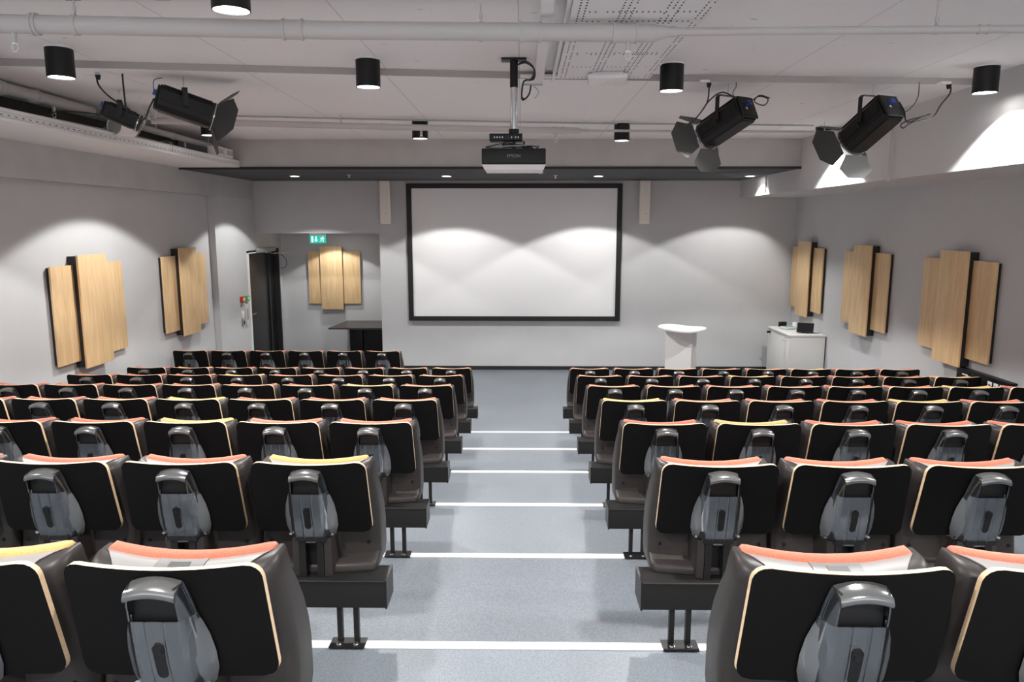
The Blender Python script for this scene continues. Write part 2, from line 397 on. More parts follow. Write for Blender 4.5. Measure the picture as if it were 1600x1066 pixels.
CANS = [  # x, y, field level, label
 (-1.43, 3.80, CE, 'black cylinder lamp nearest the camera, cut off by the top of the photo'),
 (-3.30, 5.45, CE, 'black cylinder ceiling lamp at far left, above the left cable tray'),
 (-1.18, 5.85, CE, 'black cylinder ceiling lamp just left of the projector pole'),
 (1.17, 6.05, CE, 'black cylinder ceiling lamp right of the white access point'),
 (3.69, 6.17, CE, 'black cylinder ceiling lamp at far right, beside the soffit face'),
 (-3.50, 8.45, CE - 0.055, 'small far ceiling lamp hidden behind the left stage spotlight'),
 (-1.19, 8.80, CE - 0.055, 'small far black ceiling lamp on the thin pipe, left of the projector'),
 (1.18, 9.05, CE - 0.055, 'small far black ceiling lamp on the thin pipe, right of the projector'),
 (3.70, 9.40, CE - 0.055, 'small far black ceiling lamp beside the barn doors of the rightmost spotlight'),
 (1.25, 2.55, CE, 'black cylinder ceiling lamp above the near right seats'),  # unseen lamps from here down, added to light near rows and back
 (3.45, 2.7, CE, 'black cylinder ceiling lamp above the near right seats by the wall'),
 (-3.7, 2.0, CE, 'added unseen ceiling lamp above the near left seats by the wall'),
 (-1.25, 0.9, CE, 'added unseen ceiling lamp above the back left seats'),
 (1.25, -0.5, CE, 'added unseen ceiling lamp above the back right seats'),
 (-3.4, -1.2, CE, 'added unseen ceiling lamp in the back left corner'),
 (3.4, -0.6, CE, 'added unseen ceiling lamp in the back right corner'),
]
for i, (x, y, z, lab) in enumerate(CANS):
    g = 'black cylinder lamps on the ceiling'
    if i == 0: can0 = lamp_proto((x, y, z), lab, g)
    else: dup(can0, (x, y, z), lab)
    spot((x, y, z - 0.215), LAMP_W)
dn0 = None
for i, (x, y) in enumerate(((-3.72, 12.24), (-1.24, 12.27), (1.24, 12.3), (3.72, 12.34))):
    lab = ('leftmost', 'second from left', 'third from left', 'rightmost')[i] + ' round recessed spot in the dark soffit over the stage'
    if dn0 is None:
        dn0 = thing('recessed_spot', lab, 'lamp', (x, y, 3.484), group='recessed spots in the dark soffit')
        m = MB(white_plastic); m.ringtube((0, 0, -0.008), (0, 0, -0.0005), 0.085, 0.068, 28); m.build('rim', dn0)
        m = MB(lens_glow); m.cyl((0, 0, -0.004), (0, 0, -0.001), 0.067, n=28); m.build('diffuser', dn0)
    else: dup(dn0, (x, y, 3.484), lab)
    spot((x, y, 3.47), SPOT_W, 118)

dup(dn0, (-3.72, 14.35, 2.54), 'round recessed spot hidden behind the lintel in the alcove ceiling')
spot((-3.72, 14.35, 2.525), 18, 118)

# ------------------------------------------------------------------ auditorium seat
def lerp_tab(tab, x):
    for a, b in zip(tab, tab[1:]):
        if x <= b[0]:
            t = (x - a[0]) / (b[0] - a[0]); return [p + (q - p) * t for p, q in zip(a[1:], b[1:])]
    return list(tab[-1][1:])
def make_seat(fabric, name_label):
    t = thing('auditorium_seat', name_label, 'seat')
    # black laminated plywood back board with a pale edge
    zt, zb, r = 0.80, 0.485, 0.04
    rows = [0, .006, .015, .027, .04, .06, .12, .2, .27, .28, .292, .303, .311, .315]
    us = [-1, -.93, -.85, -.7, -.45, -.2, 0, .2, .45, .7, .85, .93, 1]
    def board(off, inset=0.0):
        G = []
        for d in rows:
            v = d / 0.315; wv = 0.249 + (0.238 - 0.249) * v
            e = min(d, 0.315 - d); w = wv - (r - sqrt(max(0, r * r - (r - e) ** 2)) if e < r else 0)
            row = []
            for u in us:
                x = u * w
                z = zb + d + (0.010 * (x / .24) ** 2 * v) - (0.012 * (x / .24) ** 2 * (1 - v))
                y = 0.042 + (-0.028 - 0.042) * v ** 1.0 + 0.42 * x * x + off
                row.append((x, y, z))
            G.append(row)
        return G
    m = MB(laminate_black, plywood); m.solid(board(0), board(0.017), 0, 1); m.build('back_board', t, angle=50)
    # wrap-around plastic shell
    P = [  # z, back y, half width, wing depth, corner radius
        (0.302, 0.035, 0.262, 0.20, 0.03), (0.325, 0.035, 0.262, 0.22, 0.03), (0.338, 0.05, 0.262, 0.215, 0.035), (0.352, 0.105, 0.262, 0.16, 0.04),
        (0.45, 0.112, 0.262, 0.15, 0.05), (0.52, 0.098, 0.261, 0.15, 0.06), (0.59, 0.080, 0.257, 0.145, 0.06),
        (0.65, 0.062, 0.252, 0.135, 0.06), (0.70, 0.050, 0.246, 0.12, 0.055), (0.722, 0.050, 0.243, 0.11, 0.05), (0.740, 0.060, 0.239, 0.10, 0.045),
        (0.751, 0.080, 0.235, 0.08, 0.04), (0.755, 0.102, 0.230, 0.06, 0.03), (0.754, 0.122, 0.224, 0.04, 0.02)]
    def path(z, y, hw, dp, rc, k):
        hw -= k; y += k; dp = max(dp - k, 0.01); sag = 0.026
        pts = []
        half = [(hw, y + dp + sag), (hw, y + dp * 0.5 + rc * .5 + sag), (hw, y + rc + sag)]
        for a in (22, 45, 68): half.append((hw - rc + rc * cos(radians(a)), y + rc - rc * sin(radians(a)) + sag))
        half.append((hw - rc, y + sag))
        for f in (.75, .5, .25, 0): half.append(((hw - rc) * f, y + sag * (f ** 2)))
        pts = [(-a, b, z) for a, b in half[:-1]] + [(a, b, z) for a, b in half[::-1]]
        if z > 0.71: pts = [(a, b, c + 0.020 * (abs(a) / .25) ** 2) for a, b, c in pts]
        return pts
    m = MB(shell_plastic); m.solid([path(*p, 0) for p in P], [path(*p, 0.006) for p in P]); m.build('shell', t, angle=60)
    # small plate on the shell's top band
    def onband(x, p, lift): return (x, p[1] + 0.026 * (x / .19) ** 2 - lift * .7, p[0] + 0.02 * (abs(x) / .25) ** 2 + lift)
    def bandgrid(P_, W_, lift, n_=12): return [[onband(w * (-1 + 2 * i / n_), p, lift) for i in range(n_ + 1)] for p, w in zip(P_, W_)]
    m = MB(band_grey); Wd = (.150, .162, .178, .198, .216)
    m.solid(bandgrid(P[9:14], Wd, .0035), bandgrid(P[9:14], Wd, .0005)); m.build('top_band', t, angle=60)
    m = MB(tag_grey, tag_dark)
    m.solid(bandgrid(P[10:14], (.062, .062, .062, .062), .006, 6), bandgrid(P[10:14], (.062, .062, .062, .062), .0036, 6))
    m.solid(bandgrid(P[11:13], (.026, .026), .0075, 2), bandgrid(P[11:13], (.026, .026), .006, 2), 1)
    m.build('label_plate', t)
    # upholstered back pad
    def pad(off):
        G = []
        for z, y, w in ((.44, .150, .20), (.47, .145, .215), (.56, .125, .222), (.67, .105, .222), (.73, .110, .218), (.752, .122, .214), (.763, .128, .210), (.768, .138, .200)):
            th = .050 if z < .76 else (.036 if z < .766 else .015)
            G.append([(u * w, y + 0.55 * (u * w) ** 2 + (th if off else 0), z + .014 * u * u) for u in (-1, -.96, -.85, -.6, -.3, 0, .3, .6, .85, .96, 1)])
        return G
    m = MB(fabric); m.solid(pad(0), pad(1)); m.build('back_cushion', t, angle=80)
    # tipped-up seat
    m = MB(shell_plastic); m.box(-.225, .225, .215, .262, .30, .64, 0, bev=.02); m.build('seat_pan', t)
    m = MB(fabric); m.box(-.215, .215, .260, .315, .315, .63, 0, bev=.022); m.build('seat_cushion', t)
    # centre post
    m = MB(metal_dark)
    m.box(-.052, -.024, -.005, .06, .30, .50); m.box(.024, .052, -.005, .06, .30, .50); m.box(-.024, .024, .045, .06, .30, .50)
    m.box(-.062, .062, -.015, .05, .465, .487); m.build('post', t)
    for s in (-1, 1): MB(shell_plastic).prism([(s * .054, .0), (s * .082, .01), (s * .10, .14), (s * .054, .14)][::s], .302, .47).build('post_flange', t)
    # folded tablet holder of smoked clear plastic
    h = bpy.data.objects.new('tablet_holder', None)
    def by(z, x=0): v = (z - zb) / .315; return 0.042 - .07 * v + 0.42 * x * x       # board surface
    def hp(z, x, q): return (x, by(z, x) - q, z)
    body = MB(clear, black_plastic)
    Z = [.452, .475, .52, .58, .64, .685]
    wi = [.060, .0615, .063, .063, .062, .061]; q = [.050, .056, .060, .060, .056, .052]
    wo = [.070, .092, .102, .100, .091, .082]
    def sec(k, ins):
        z = Z[k]; a = wi[k] - ins; qq = q[k] - ins; b = wo[k] - ins
        yb = by(z, 0)
        return [(-b, yb - .004 - 0*ins, z), (-(a + b) / 2 - .004, yb - qq * .5, z), (-a, yb - qq + .006, z), (-a + .006, yb - qq, z), (-.026, yb - qq, z), (-.022, yb - qq - .003, z), (-.018, yb - qq, z), (0, yb - qq, z), (.018, yb - qq, z), (.022, yb - qq - .003, z), (.026, yb - qq, z),
                (a - .006, yb - qq, z), (a, yb - qq + .006, z), ((a + b) / 2 + .004, yb - qq * .5, z), (b, yb - .004, z)]
    body.solid([sec(k, 0) for k in range(6)], [sec(k, .003) for k in range(6)])
    hb = body.build('tablet_holder', t, angle=25)
    # upper cheeks, between panel and handle
    for s in (-1, 1):
        ch = MB(clear)
        A = [[(s * .082, by(.685) - .004, .685), (s * .074, by(.685) - .03, .685), (s * .061, by(.685) - .05, .685)],
             [(s * .074, by(.73) - .004, .73), (s * .068, by(.73) - .028, .73), (s * .060, by(.73) - .048, .73)],
             [(s * .063, by(.772) - .004, .772), (s * .061, by(.772) - .02, .772), (s * .056, by(.772) - .04, .772)]]
        B = [[(x - s * .004, y, z) for x, y, z in r_] for r_ in A]
        ch.solid(A, B); ch.build('cheek', hb, angle=40)
    for s in (-1, 1):
        wg = MB(frost); A = []
        for z, x0, x1, q0 in ((.462, .070, .082, .02), (.48, .066, .098, .04), (.52, .066, .109, .048), (.57, .066, .109, .048), (.62, .066, .102, .042), (.66, .068, .090, .032), (.685, .072, .078, .02)):
            b = by(z); A.append([(s * x0, b - q0, z), (s * (x0 * .5 + x1 * .5 + .003), b - q0 * .62, z), (s * x1, b - .003, z)])
        B = [[(x - s * .003, y + .002, z) for x, y, z in r_] for r_ in A]
        wg.solid(A, B); wg.build('wing', hb, angle=60)
    # arched handle
    m = MB(handle_grey)
    A = []; B = []
    for i in range(9):
        u = -1 + i / 4; x = u * .060; z0 = .782 - .012 * u * u; b = by(z0)
        A.append([(x, b - .004, z0 + .004), (x, b - .022, z0), (x, b - .046, z0 - .006), (x, b - .054, z0 - .020), (x, b - .050, z0 - .028)])
        B.append([(x, b - .004, z0 - .004), (x, b - .018, z0 - .008), (x, b - .038, z0 - .014), (x, b - .045, z0 - .022), (x, b - .043, z0 - .028)])
    m.solid(A, B); m.build('handle', hb, angle=60)
    # dark insides and the pill-shaped slot
    m = MB(black_plastic)
    m.box(-.056, .056, by(.72) - .03, by(.72) - .002, .65, .745, bev=.004)
    def pill(z0, z1, r_, y0f, y1f):
        pts = []
        for i in range(9): a = pi * i / 8; pts.append((r_ * cos(a), z1 - r_ + r_ * sin(a)))
        for i in range(9): a = pi + pi * i / 8; pts.append((r_ * cos(a), z0 + r_ + r_ * sin(a)))
        return pts
    pp = pill(.525, .625, .0135, 0, 0); n_ = len(pp)
    m.add([(x, by(z) - .0615 if z > .55 else by(z) - .0605, z) for x, z in pp] + [(x, by(z) - .03, z) for x, z in pp],
          [tuple(range(n_)), tuple(range(n_, 2 * n_))[::-1]] + [(i, (i + 1) % n_, (i + 1) % n_ + n_, i + n_) for i in range(n_)])
    m.cyl((0, by(.60) - .064, .603), (0, by(.60) - .058, .603), .009, n=12)
    m.build('slot', hb)
    for s in (-1, 1):
        MB(chrome).cyl((s * .088, by(.487) - .030, .487), (s * .090, by(.487) - .022, .488), .006, n=10).build('screw', hb)
        MB(black_plastic).cyl((s * .215, .128, .40), (s * .215, .1345, .40), .007, n=10).build('shell_bolt', t)
    return t
bpy.context.view_layer.update()

PITCH = 0.54; XA = -0.02
ORD = ['first', 'second', 'third', 'fourth', 'fifth', 'sixth', 'seventh', 'eighth']
ROWN = ['nearest', 'second nearest', 'third nearest', 'fourth', 'fifth', 'sixth', 'seventh']
ROWS = [(NOSE_BACK[0][0], NOSE_BACK[0][1])] + NOSE          # A .. G
DXL = (.013, -.016, -.005, 0, 0, 0, 0); DXR = (-.047, -.012, -.008, 0, 0, 0, 0)
YEL_L = {0: {2}, 1: {1}, 2: {3}, 3: {4}, 4: {2}, 5: {5}, 6: {7}}
YEL_R = {2: {2}, 3: {1, 5}, 4: {7}, 5: {4, 8}, 6: {6}}
def sees(x, y, z):
    v = Vector((x, y, z - EYE)); R = Vector((cos(radians(.8)), sin(radians(.8)), 0))
    th = radians(9.03); Fw = Vector((-sin(radians(.8)) * cos(th), cos(radians(.8)) * cos(th), -sin(th)))
    d = v.dot(Fw)
    return d > 0.3 and abs(v.dot(R) / d * 1150) < 800
proto = {}
def place_seat(x, y, z, col, label, group):
    if col not in proto:
        proto[col] = make_seat({'orange': fabric_orange, 'yellow': fabric_yellow}[col], label)
        proto[col].location = (x, y, z); proto[col]['group'] = group
    else: dup(proto[col], (x, y, z), label, group)
for side, s in (('left', -1), ('right', 1)):
    for r, (y, z) in enumerate(ROWS):
        for k in range(8):
            x = XA + s * (0.85 + PITCH * k) + (DXL if s < 0 else DXR)[r]
            if not (sees(x - s * .25, y, z + .8) or sees(x - s * .25, y + .1, z + .5)): continue
            c = 'yellow' if (k + 1) in (YEL_L if s < 0 else YEL_R).get(r, ()) else 'orange'
            place_seat(x, y, z, c, '%s auditorium seat, %s from the aisle in the %s row, %s block' % (c, ORD[k], ROWN[r], side),
                       '%s block seats, %s row' % (side, ROWN[r]))
for k in range(6):
    x = XA - 0.85 - PITCH * (k + 2)
    place_seat(x, 10.08, 0.155, 'orange', 'orange auditorium seat, %s from the right in the short row nearest the screen' % ORD[k], 'seats in the short front row')

# floor-mounted beams carrying the seats
def make_beam(x0, x1, y, z, label, s):
    """s = -1: aisle end is x1; s = +1: aisle end is x0; s = 0: both ends free"""
    t = thing('seat_beam', label, 'seat beam', ((x0 + x1) / 2, y, z), group='steel seat beams under the rows')
    L = (x1 - x0) / 2
    m = MB(metal_dark); m.box(-L, L, -.035, .115, .178, .30, bev=.004)
    m.box(-L, L, -.038, -.034, .292, .2965)
    m.build('beam', t)
    m = MB(metal_dark, chrome)
    for e in ((-1, 1)):
        X = e * L
        m.box(X - .004, X + .004, -.037, .117, .176, .302)
    m.build('end_cap', t)
    a, b = -L + .17, L - .17
    cnt = max(2, int(round((b - a) / 1.62)) + 1)
    for i in range(cnt):
        X = a + (b - a) * i / (cnt - 1)
        m = MB(metal_dark)
        for q in (-.026, .026): m.box(X + q * 1.35 - .011, X + q * 1.35 + .011, -.012, .012, .006, .18)
        lg = m.build('leg', t)
        m = MB(lamp_black); m.box(X - .075, X + .075, -.058, .02, 0.0062, .012); m.build('foot_plate', lg)
        m = MB(chrome)
        for q in (-.036, .036):
            m.cyl((X + q, -.032, .012), (X + q, -.032, .020), .009, n=6)
            m.cyl((X + q, -.032, .012), (X + q, -.032, .014), .013, n=14)
        m.build('bolt', lg)
    return t
for side, s in (('left', -1), ('right', 1)):
    for r, (y, z) in enumerate(ROWS):
        o_ = (DXL if s < 0 else DXR)[r]; xa = XA + o_ + s * (0.85 - 0.316); xb = XA + o_ + s * (0.85 + PITCH * 7 + (0.24 if s < 0 else 0.29))
        make_beam(min(xa, xb), max(xa, xb), y, z, 'dark steel beam on posts under the %s row of the %s block' % (ROWN[r], side), s)
make_beam(XA - .85 - PITCH * 7 - .29, XA - .85 - PITCH * 2 + .3, 10.08, .155, 'dark steel beam on posts under the short front row', 0)

# ------------------------------------------------------------------ projection screen, column speakers
t = thing('projection_screen', 'large white projection screen with black frame on the front wall', 'projection screen', (-0.15, YF, 2.182))
m = MB(screen_white); m.box(-1.87, 1.87, -.03, -.022, -1.17, 1.17); m.build('screen_fabric', t)
m = MB(black_trim)
for a in ((-1.955, -1.865, -1.25, 1.25), (1.865, 1.955, -1.25, 1.25), (-1.87, 1.87, 1.165, 1.25), (-1.87, 1.87, -1.25, -1.165)):
    m.box(a[0], a[1], -.055, 0, a[2], a[3], bev=.006)
m.build('frame', t)
sp0 = None
for x, lab in ((-2.45, 'slim cream column speaker on the wall left of the screen'), (2.17, 'slim cream column speaker on the wall right of the screen')):
    if sp0 is None:
        sp0 = thing('column_speaker', lab, 'speaker', (x, 13.33, 3.09), group='column speakers beside the screen')
        m = MB(cream_plastic); m.box(-.09, .09, -.06, .08, -.38, .38, bev=.018); m.build('cabinet', sp0)
        m = MB(grille, steel); m.box(-.078, .078, -.066, -.058, -.365, .365, bev=.003); m.cyl((0.02, -.068, -.2), (.02, -.064, -.2), .012, n=12, mi=1); m.build('grille', sp0)
        m = MB(metal_dark); m.box(-.03, .03, .075, .272, .1, .16); m.box(-.05, .05, .262, .27, .02, .24); m.build('wall_bracket', sp0)
    else: dup(sp0, (x, 13.33, 3.09), lab)

# ------------------------------------------------------------------ acoustic board groups: three oak boards each
def boards(name, base, u, nrm, specs, label, group='oak acoustic panels on the walls'):
    """u = direction along the wall, nrm = into the room; specs: (u0, u1, z0, z1, stand-off)"""
    t = thing(name, label, 'acoustic panel', base, group=group)
    U = Vector(u); N = Vector(nrm)
    M_ = Matrix(((U.x, N.x, 0, 0), (U.y, N.y, 0, 0), (0, 0, 1, 0), (0, 0, 0, 1)))
    for (a, b, z0, z1, d) in specs:
        m = MB(oak); m.box(a, b, d - .022, d, z0 - base[2], z1 - base[2], mtx=M_, bev=.0015)
        o = m.build('board', t)
        m = MB(black_trim); m.box(a + .012, b - .012, 0.004, d - .022, z0 - base[2] + .012, z1 - base[2] - .012, mtx=M_); m.build('backing', o)
    return t
def left_group(y, label):
    boards('acoustic_panel', (-5.0, y, 1.7), (0, 1, 0), (1, 0, 0),
           [(-.66, -.20, 1.195, 2.262, .06), (-.28, .27, 1.105, 2.368, .13), (.19, .73, 1.185, 2.262, .06)], label)
left_group(8.315, 'group of three tall oak boards nearest on the left wall')
left_group(10.73, 'group of three tall oak boards on the left wall, farther one near the door')
def right_group(y, label):
    boards('acoustic_panel', (XR, y, 1.7), (0, -1, 0), (-1, 0, 0),
           [(-.73, -.2, 1.235, 2.31, .06), (-.27, .27, 1.135, 2.415, .13), (.20, .66, 1.24, 2.315, .06)], label)
right_group(8.355, 'group of three oak boards nearest on the right wall, above the sockets')
right_group(10.6, 'group of three oak boards in the middle of the right wall')
right_group(12.79, 'group of three oak boards on the right wall in the far corner above the cabinet')
boards('acoustic_panel', (-3.82, YA, 1.6), (1, 0, 0), (0, -1, 0),
       [(-.53, -.25, 1.10, 2.16, .06), (-.265, .18, 0.99, 2.265, .12), (.165, .53, 1.10, 2.165, .06)], 'group of three oak boards on the back wall of the alcove, beside the exit')

# ------------------------------------------------------------------ door, devices, exit sign, alcove table
d = tag(MB(door_black).box(-5.09, -4.985, 13.19, 14.72, 0.01, 2.17, bev=.003).build('door_1'), kind='structure')
m = MB(door_black); m.box(-4.985, -4.955, 14.36, 14.40, .02, 2.16); m.box(-4.985, -4.93, 14.66, 14.72, .02, 2.16); m.build('door_edge_profile', d)
m = MB(steel); 
m.box(-4.985, -4.975, 13.25, 13.30, 1.0, 1.24); m.cyl((-4.98, 13.275, 1.08), (-4.90, 13.275, 1.08), .01); m.cyl((-4.905, 13.27, 1.08), (-4.905, 13.42, 1.08), .01)
m.cyl((-4.98, 13.275, 1.2), (-4.955, 13.275, 1.2), .018); m.build('door_handle', d)
t_ = MB(white_metal, black_trim)
t_.box(-4.905, -4.885, 13.09, 13.15, 0, 2.24); t_.box(-5.0, -4.888, 13.15, 13.165, 0, 2.2); t_.box(-5.0, -4.888, 14.74, 14.75, 0, 2.2, 1)
t_.box(-4.905, -4.885, 13.09, 14.8, 2.195, 2.235, 1); t_.box(-4.905, -4.885, 14.75, 14.80, 0, 2.24, 1)
tag(t_.build('trim_door_frame'), kind='structure')
t = thing('door_closer', 'grey overhead door closer with long arm above the black door', 'door closer', (-4.885, 13.7, 2.21))
m = MB(grey_box); m.box(0, .06, -.2, .75, -.02, .055, bev=.006); m.build('closer_body', t)
m = MB(steel); m.tube([(.07, .25, -.03), (.30, -.1, -.035), (.42, .35, -.035)], .008, smooth=0); m.cyl((.05, .25, -.04), (.05, .25, 0), .014); m.cyl((.03, .25, -.03), (.075, .25, -.03), .009); m.build('arm', t)
t = MB(cable_black).tube([(-4.86, 14.62, 2.17), (-4.76, 14.85, 2.0), (-4.8, 14.9, 1.85), (-4.88, 14.86, 1.83)], .006).build('door_cable')
tag(t, 'thin black cable loop hanging at the top corner of the black door', 'cable')
def wall_box(name, y0, y1, z0, z1, m_, dep, label, cat, extra=None):
    t = thing(name, label, cat, (XL, (y0 + y1) / 2, (z0 + z1) / 2)); h = (y1 - y0) / 2; k = (z1 - z0) / 2
    MB(m_).box(0, dep, -h, h, -k, k, bev=.004).build('casing', t)
    MB(extra or white_plastic).box(dep, dep + .006, -h * .55, h * .55, -k * .5, k * .5).build('button', t)
wall_box('alarm_button', 12.66, 12.78, 1.36, 1.46, red_plastic, .05, 'small red alarm call point on the wall left of the door', 'alarm button', white_plastic)
wall_box('door_release', 12.86, 12.98, 1.36, 1.46, green_plastic, .06, 'small green door release box on the wall beside the door', 'door release')
wall_box('light_switch', 12.68, 12.78, 1.08, 1.2, white_plastic, .02, 'white light switch below the red call point', 'light switch')
wall_box('card_reader', 12.68, 12.77, 0.95, 1.06, grey_box, .03, 'small dark card reader below the white light switch', 'card reader', black_plastic)
wall_box('key_panel', 12.87, 12.95, 0.93, 1.33, cabinet_white, .03, 'tall narrow grey control strip under the green release box', 'control panel', grey_box)

t = thing('exit_sign', 'small green illuminated exit sign hanging in the alcove', 'exit sign', (-3.83, 13.86, 2.54))
MB(white_plastic).box(-.155, .155, -.018, .03, -.045, 0, bev=.004).build('housing', t)
sg = MB(sign_green); sg.box(-.15, .15, -.004, .004, -.185, -.045); sg.build('sign_face', t)
ar = MB(sign_white)
def flat(poly, y0=-.0045): 
    n_ = len(poly); ar.add([(x, y0, z) for x, z in poly] + [(x, y0 + .0005, z) for x, z in poly], [tuple(range(n_)), tuple(range(n_, 2 * n_))[::-1]])
flat([(-.045, -.06), (-.02, -.06), (-.02, -.12), (.005, -.12), (-.0325, -.165), (-.07, -.12), (-.045, -.12)])          # arrow down
flat([(-.12, -.06), (-.085, -.06), (-.085, -.17), (-.12, -.17)])                                                     # doorway
flat([(.10 + .011 * cos(a * pi / 6), -.068 + .011 * sin(a * pi / 6)) for a in range(12)])                            # running figure
flat([(.075, -.082), (.10, -.08), (.088, -.118), (.068, -.115)])
flat([(.07, -.112), (.088, -.118), (.112, -.135), (.10, -.168), (.09, -.166), (.097, -.138)])
flat([(.068, -.115), (.08, -.12), (.06, -.155), (.035, -.158), (.037, -.149), (.055, -.146)])
flat([(.075, -.082), (.05, -.09), (.042, -.108), (.05, -.111), (.058, -.097), (.078, -.092)])
flat([(.10, -.08), (.112, -.10), (.13, -.10), (.13, -.109), (.107, -.11), (.094, -.095)])
ar.build('pictogram', t)

t = thing('alcove_table', 'dark table with a black pedestal standing in the alcove', 'table', (-3.1, 14.4, 0))
m = MB(table_top_m); m.prism([(-.61, -.5), (.47, -.5), (.47, .58), (-.50, .58)], .715, .745); m.build('table_top', t)
m = MB(black_plastic); m.box(-.27, -.02, -.22, .22, 0, .714, bev=.004); m.box(.0, .4, -.22, .22, 0, .714, bev=.004); m.build('pedestal', t)

# ------------------------------------------------------------------ lectern and cabinet with its devices
LO = [(2.157, 11.6), (2.215, 11.8), (2.33, 11.92), (2.45, 11.93), (2.561, 11.82), (2.66, 11.70), (2.76, 11.66), (2.85, 11.63), (2.895, 11.54), (2.87, 11.40), (2.79, 11.244), (2.665, 11.12), (2.507, 11.06), (2.344, 11.13), (2.225, 11.30), (2.165, 11.46)]
def smooth_loop(P, k=4):
    Q = []; n_ = len(P)
    for i in range(n_):
        a, b, c, d_ = [Vector(P[(i + j) % n_]) for j in (-1, 0, 1, 2)]
        for j in range(k):
            u = j / k; Q.append(tuple(0.5 * ((2 * b) + (c - a) * u + (2 * a - 5 * b + 4 * c - d_) * u * u + (3 * b - a - 3 * c + d_) * u ** 3)))
    return Q
t = thing('lectern', 'white lectern with a kidney shaped top, standing right of the screen', 'lectern', (2.5, 11.5, 0))
m = MB(lectern_white); m.prism([(x - 2.5, y - 11.5) for x, y in smooth_loop(LO)], 1.078, 1.1); m.build('lectern_top', t)
m = MB(lectern_white, grey_box); m.prism([(x - 2.5, y - 11.5) for x, y in ((2.235, 11.36), (2.62, 11.27), (2.63, 11.285), (2.80, 11.70), (2.42, 11.80))], 0, 1.077)
m.build('column', t)
t = thing('equipment_cabinet', 'white low cabinet with doors standing against the right wall', 'cabinet', (4.66, 12.45, 0))
m = MB(cabinet_white); m.box(-.28, .28, -.53, .53, .04, .89, bev=.003); m.build('carcass', t)
m = MB(cabinet_white); m.box(-.31, .285, -.545, .545, .892, .92, bev=.003); m.build('cabinet_top', t)
for a, b, hy in ((-.525, -.32, -.36), (-.31, .525, -.25)):
    o = MB(cabinet_white).box(-.30, -.281, a, b, .06, .885, bev=.002).build('door', t)
    MB(steel).cyl((-.312, hy, .80), (-.30, hy, .80), .01, n=12).build('lock', o)
m = MB(black_trim); m.box(.283, .297, -.52, -.50, .04, .88); m.build('back_gap_strip', t)
m = MB(black_plastic); m.cyl((-.36, .40, .84), (-.30, .40, .84), .02, n=14); m.build('knob', t)
def rbox(name, c, size, rz, m_, label, cat, tilt=0, more=None):
    t = thing(name, label, cat, c, rz)
    R_ = Matrix.Rotation(tilt, 4, 'X')
    MB(m_).box(-size[0] / 2, size[0] / 2, -size[1] / 2, size[1] / 2, 0, size[2], bev=min(size) * .2, mtx=R_).build('body', t)
    if more: more(t, R_)
    return t
def m1(t, R_):
    MB(screen_blue).box(-.09, .09, -.05, .06, .0401, .0415, mtx=R_).build('display', t)
rbox('touch_panel', (4.60, 12.62, .921), (.26, .2, .04), radians(20), mat('pale_green_plastic', (.5, .56, .5), .5), 'pale desk console with small blue display on the cabinet', 'console', more=m1)
def m2(t, R_):
    MB(glass_dark).box(-.115, .115, -.075, .075, .012, .0135, mtx=Matrix.Translation((0, 0, .05)) @ Matrix.Rotation(radians(40), 4, 'X')).build('screen', t)
t = thing('tablet_stand', 'dark tilted touch screen on a wedge stand on the cabinet', 'touch screen', (4.70, 12.17, .921), radians(-25))
Mt = Matrix.Translation((0, 0, .085)) @ Matrix.Rotation(radians(48), 4, 'X')
MB(black_plastic).box(-.13, .13, -.095, .095, -.008, .010, mtx=Mt, bev=.004).build('casing', t)
MB(glass_dark).box(-.12, .12, -.085, .085, .0102, .0112, mtx=Mt).build('display', t)
MB(black_plastic).prism([(-.06, -.03), (.06, -.03), (.06, .09), (-.06, .09)], 0, .03).build('foot', t)
t = MB(cable_black).tube([(4.74, 12.24, .93), (4.8, 12.2, .94), (4.85, 12.1, .93), (4.9, 12.1, .93)], .006).build('tablet_cable'); tag(t, 'short black cable behind the touch screen on the cabinet', 'cable')
t = thing('paper_cup', 'small white cup standing behind the console on the cabinet', 'cup', (4.78, 12.85, .921))
m = MB(white_plastic); m.ringtube((0, 0, 0), (0, 0, .09), .045, .041); m.cyl((0, 0, 0), (0, 0, .006), .044); m.build('cup_body', t)
t = rbox('black_case', (4.58, 12.9, .921), (.14, .06, .09), 0.3, black_plastic, 'small black box at the far end of the cabinet top', 'box')

# wall trunking with sockets
t = thing('socket_trunking', 'black wall box with three white data sockets under the near right panel', 'socket box', (XR, 7.74, 0.99))
m = MB(black_plastic); m.box(-.068, -.001, -.46, .46, -.05, .12, bev=.004); m.box(-.08, -.001, -.47, .47, .121, .14, bev=.003); m.build('casing', t)
for y in (-.34, -.24, -.14):
    o = MB(white_plastic, black_plastic).box(-.072, -.068, y - .035, y + .035, .0, .09).box(-.074, -.072, y - .018, y + .018, .02, .06, 1).build('socket', t)
m = MB(white_plastic, black_plastic); m.box(-.076, -.068, .22, .36, .03, .10, 1); m.box(-.078, -.076, .24, .34, .07, .085); m.build('switch', t)

